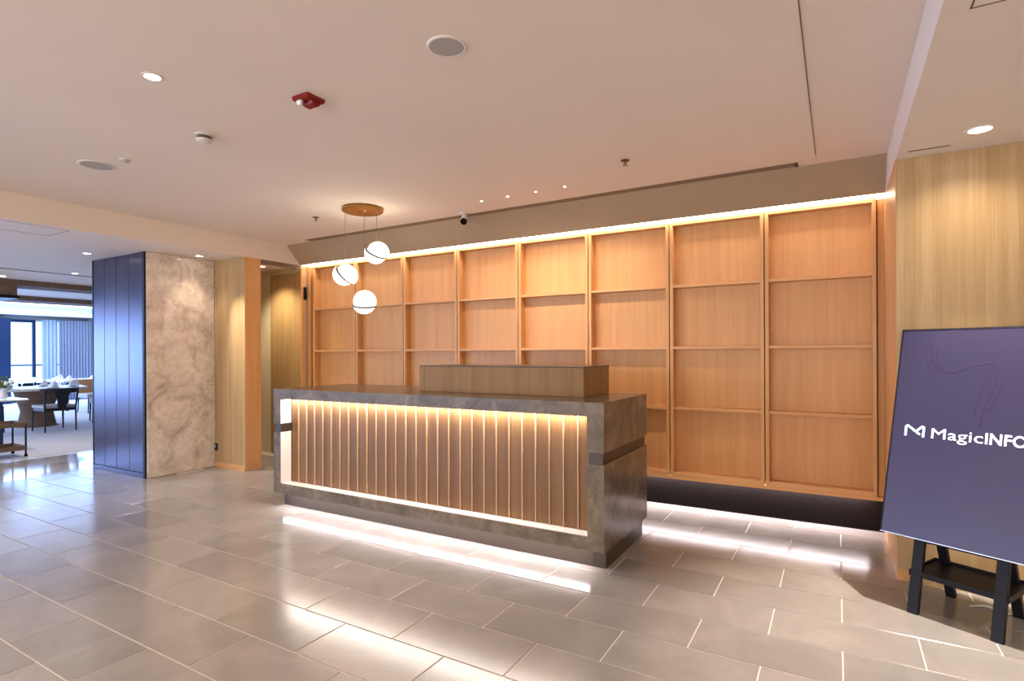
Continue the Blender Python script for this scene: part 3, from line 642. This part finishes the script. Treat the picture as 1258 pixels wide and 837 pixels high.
# ------------------------------------------------------------ dining room furniture
def make_chair(label):
    t = thing('dining_chair', label, 'chair', (0, 0, 0), group='dark dining chairs around the round table')
    # faces +Y locally, half width .235, depth .53
    for sx in (-1, 1):
        bm = bmesh.new(); tube(bm, [(sx * .225, .25, .43), (sx * .235, .265, 0)], .020, .013); obj('leg', bm, 'dark_wood', t, off=Z0, smooth=True)
        bm = bmesh.new(); tube(bm, [(sx * .250, -.30, .76), (sx * .235, -.25, .43), (sx * .235, -.265, 0)], .020, .014); obj('leg', bm, 'dark_wood', t, off=Z0, smooth=True)
    obj('seat_frame', B((-.235, .235, -.25, .26, .375, .425)), 'dark_wood', t, off=Z0, bevel=.006)
    obj('seat', B((-.245, .245, -.235, .275, .426, .480)), 'cushion', t, off=Z0, bevel=.018, seg=3, smooth=True)
    bm = bmesh.new(); n = 14; prev = None
    for k in range(n + 1):
        a = -1 + 2 * k / n; x = a * .30; y = -.335 + .11 * a * a
        q = [bm.verts.new(p) for p in ((x, y, .700), (x, y, .790), (x * .93, y + .028, .790), (x * .93, y + .028, .700))]
        if prev:
            for e in range(4): bm.faces.new((prev[e], prev[(e + 1) % 4], q[(e + 1) % 4], q[e]))
        else: bm.faces.new(q)
        prev = q
    bm.faces.new(prev[::-1]); obj('top_rail', bm, 'dark_wood', t, off=Z0, smooth=True)
    bm = bmesh.new(); prism(bm, [(-.13, .70), (-.075, .60), (-.06, .40), (.06, .40), (.075, .60), (.13, .70)], -.325, -.300, 'y'); obj('splat', bm, 'dark_wood', t, off=Z0)
    return t
ch = make_chair('dark wood dining chair nearest the lobby with its back to it')
ch.location = (-12.505, 4.625, 0.004); ch.rotation_euler = (0, 0, R(90))
dup(ch, (-13.05, 3.70, 0.004), R(28), 'dark wood dining chair at the left side of the round table')
dup(ch, (-13.35, 5.85, 0.004), R(163), 'dark wood dining chair at the right side of the round table by the metal cladding')
dup(ch, (-14.80, 5.15, 0.004), R(-110), 'dark wood dining chair behind the round table on the curtain side')
dup(ch, (-14.55, 4.05, 0.004), R(-55), 'dark wood dining chair behind the round table on the window side')
t = thing('round_table', 'round dining table on a dark conical pedestal', 'table', (-13.653, 4.765, 0.004))
bm = bmesh.new(); lathe(bm, [(0, .755), (.79, .755), (.80, .748), (.80, .728), (.77, .718), (0, .718)], 56, -13.653, 4.765); obj('tabletop', bm, 'table_top', t, smooth=True)
bm = bmesh.new(); lathe(bm, [(0, .717), (.36, .717), (.25, .30), (.30, .03), (.34, .005), (0, .005)], 40, -13.653, 4.765); obj('pedestal', bm, 'brown_wood', t, smooth=True)
def plate(x, y, z, label):
    bm = bmesh.new(); lathe(bm, [(0, z), (.07, z), (.13, z + .016), (.132, z + .020), (.07, z + .008), (0, z + .006)], 28, x, y)
    return tag(obj('plate', bm, 'porcelain', smooth=True), label, 'plate', 'white plates on the round table')
def napkin(x, y, z, a, label):
    bm = bmesh.new(); c0 = Vector((x, y, z))
    pts = [(-.09, -.06, 0), (.09, -.06, 0), (.10, .06, 0), (-.10, .06, 0), (-.03, -.01, .10), (.06, .0, .135)]
    vs = [bm.verts.new(Matrix.Rotation(a, 3, 'Z') @ Vector(p) + c0) for p in pts]
    for f in ((0, 3, 2, 1), (0, 1, 5, 4), (1, 2, 5), (2, 3, 4, 5), (3, 0, 4)): bm.faces.new([vs[i] for i in f])
    return tag(obj('napkin', bm, 'linen'), label, 'napkin', 'folded white napkins on the round table')
def wine_glass(x, y, z, label):
    bm = bmesh.new(); lathe(bm, [(0, z), (.032, z), (.032, z + .003), (.005, z + .008), (.004, z + .085), (.028, z + .105), (.036, z + .14), (.030, z + .185), (.028, z + .185), (.034, z + .14), (.026, z + .108), (0, z + .09)], 20, x, y)
    return tag(obj('wine_glass', bm, 'glass', smooth=True), label, 'glass', 'wine glasses on the round table')
for a, n in ((5, 'nearest the lobby'), (75, 'towards the metal cladding'), (150, 'towards the curtain'), (215, 'towards the window'), (290, 'towards the trolley')):
    ca, sa = math.cos(R(a)), math.sin(R(a))
    plate(-13.653 + .58 * ca, 4.765 + .58 * sa, .7595, 'white plate on the round table, place setting ' + n)
    napkin(-13.653 + .58 * ca, 4.765 + .58 * sa, .7801, R(a), 'folded white napkin on the plate ' + n)
    wine_glass(-13.653 + .40 * math.cos(R(a + 18)), 4.765 + .40 * math.sin(R(a + 18)), .7595, 'stemmed glass on the round table beside the plate ' + n)
# farther table with pale chairs by the curtain
t = thing('long_table', 'white-clothed dining table in front of the curtain', 'table', (-17.2, 7.0, 0.004))
obj('tabletop', B((-17.9, -16.5, 6.3, 7.7, .72, .76)), 'linen', t, bevel=.005)
for sx in (-17.8, -16.6):
    for sy in (6.4, 7.6): obj('leg', B((sx - .03, sx + .03, sy - .03, sy + .03, .005, .719)), 'dark_wood', t)
for i, (x, y, n) in enumerate(((-16.75, 6.5, 'near left'), (-16.75, 7.05, 'near middle'), (-16.75, 7.5, 'near right'), (-17.6, 6.6, 'far left'), (-17.6, 7.4, 'far right'))):
    q = napkin(x, y, .7605, 0.4 * i, 'folded white napkin on the %s of the far table' % n); q['group'] = 'folded napkins on the far table'
def lounge(x, y, rz_, label, m, grp):
    t = thing('armchair', label, 'chair', (x, y, 0.004), rz_, grp)
    obj('seat', B((-.29, .29, -.27, .28, .36, .47)), 'cushion', t, off=Z0, bevel=.03, seg=3, smooth=True)
    bm = bmesh.new(); prism(bm, [(-.30, .47), (-.32, .78), (-.26, .80), (.26, .80), (.32, .78), (.30, .47)], -.31, -.25, 'y'); obj('backrest', bm, m, t, off=Z0, bevel=.01)
    for sx in (-.25, .25):
        for sy in (-.26, .24):
            bm = bmesh.new(); tube(bm, [(sx, sy, .36), (sx * 1.05, sy * 1.05, 0)], .018, .012); obj('leg', bm, 'dark_wood', t, off=Z0)
lounge(-15.6, 6.60, R(-90), 'pale upholstered chair between the round table and the far table', 'orange_leather', 'chairs at the far table')
lounge(-15.9, 7.35, R(80), 'tan leather backed chair at the far table beside the cladding', 'orange_leather', 'chairs at the far table')
# trolley and small table at the far left
t = thing('serving_trolley', 'two tier dark metal serving trolley with brown trays at the far left', 'trolley', (-9.85, 2.95, 0.004))
for x in (-10.08, -9.64):
    for y in (3.24, 2.55):
        bm = bmesh.new(); tube(bm, [(x, y, .045), (x, y, .46)], .012); obj('post', bm, 'black_metal', t)
        bm = bmesh.new(); lathe(bm, [(0, .005), (.018, .010), (.020, .025), (.012, .045), (0, .045)], 16, x, y); obj('wheel', bm, 'black', t, smooth=True)
for z in (.10, .42):
    obj('tray', B((-10.09, -9.63, 2.54, 3.25, z, z + .012), (-10.09, -9.63, 3.238, 3.25, z + .0125, z + .055), (-9.642, -9.63, 2.54, 3.237, z + .0125, z + .055), (-10.09, -10.078, 2.54, 3.237, z + .0125, z + .055), (-10.077, -9.643, 2.54, 2.552, z + .0125, z + .055)), 'brown_wood', t)
t = thing('side_table', 'small square table with a pale glass top at the far left', 'table', (-10.85, 3.1, 0.004))
obj('tabletop', B((-11.35, -10.30, 2.45, 3.50, .735, .755)), 'porcelain', t, bevel=.003)
for x, y in ((-11.25, 2.55), (-10.75, 3.32), (-11.25, 3.40), (-10.42, 2.55)):
    obj('leg', B((x - .02, x + .02, y - .02, y + .02, .0, .734)), 'frame_blue', t)
t = thing('flower_vase', 'glass vase of green leaves and white flowers on the small square table', 'plant', (-10.62, 3.30, .7595))
bm = bmesh.new(); lathe(bm, [(0, .76), (.05, .76), (.06, .80), (.045, .88), (.055, .90), (.050, .90), (.04, .88), (.05, .80), (0, .77)], 20, -10.62, 3.30); obj('vase', bm, 'porcelain', t, smooth=True)
bm = bmesh.new()
for k in range(90):
    a = random.uniform(0, 6.28); e = random.uniform(.1, 1.3); L = random.uniform(.06, .20)
    d = Vector((math.cos(a) * math.cos(e), math.sin(a) * math.cos(e), math.sin(e))); p = Vector((-10.62, 3.30, .89)) + d * L
    s_ = d.cross(Vector((0, 0, 1))).normalized() * .018
    bm.faces.new([bm.verts.new(q) for q in (p - d * .035, p + s_, p + d * .035 + Vector((0, 0, -.008)), p - s_)])
o = obj('foliage', bm, 'leaf', t); o['kind'] = 'stuff'
for k in range(7):
    a = k * 0.9; bm = bmesh.new(); bmesh.ops.create_icosphere(bm, subdivisions=1, radius=.028, matrix=Matrix.Translation((-10.62 + .11 * math.cos(a), 3.30 + .11 * math.sin(a), .98 + .02 * (k % 3)))); obj('flower', bm, 'petal', t, smooth=True)
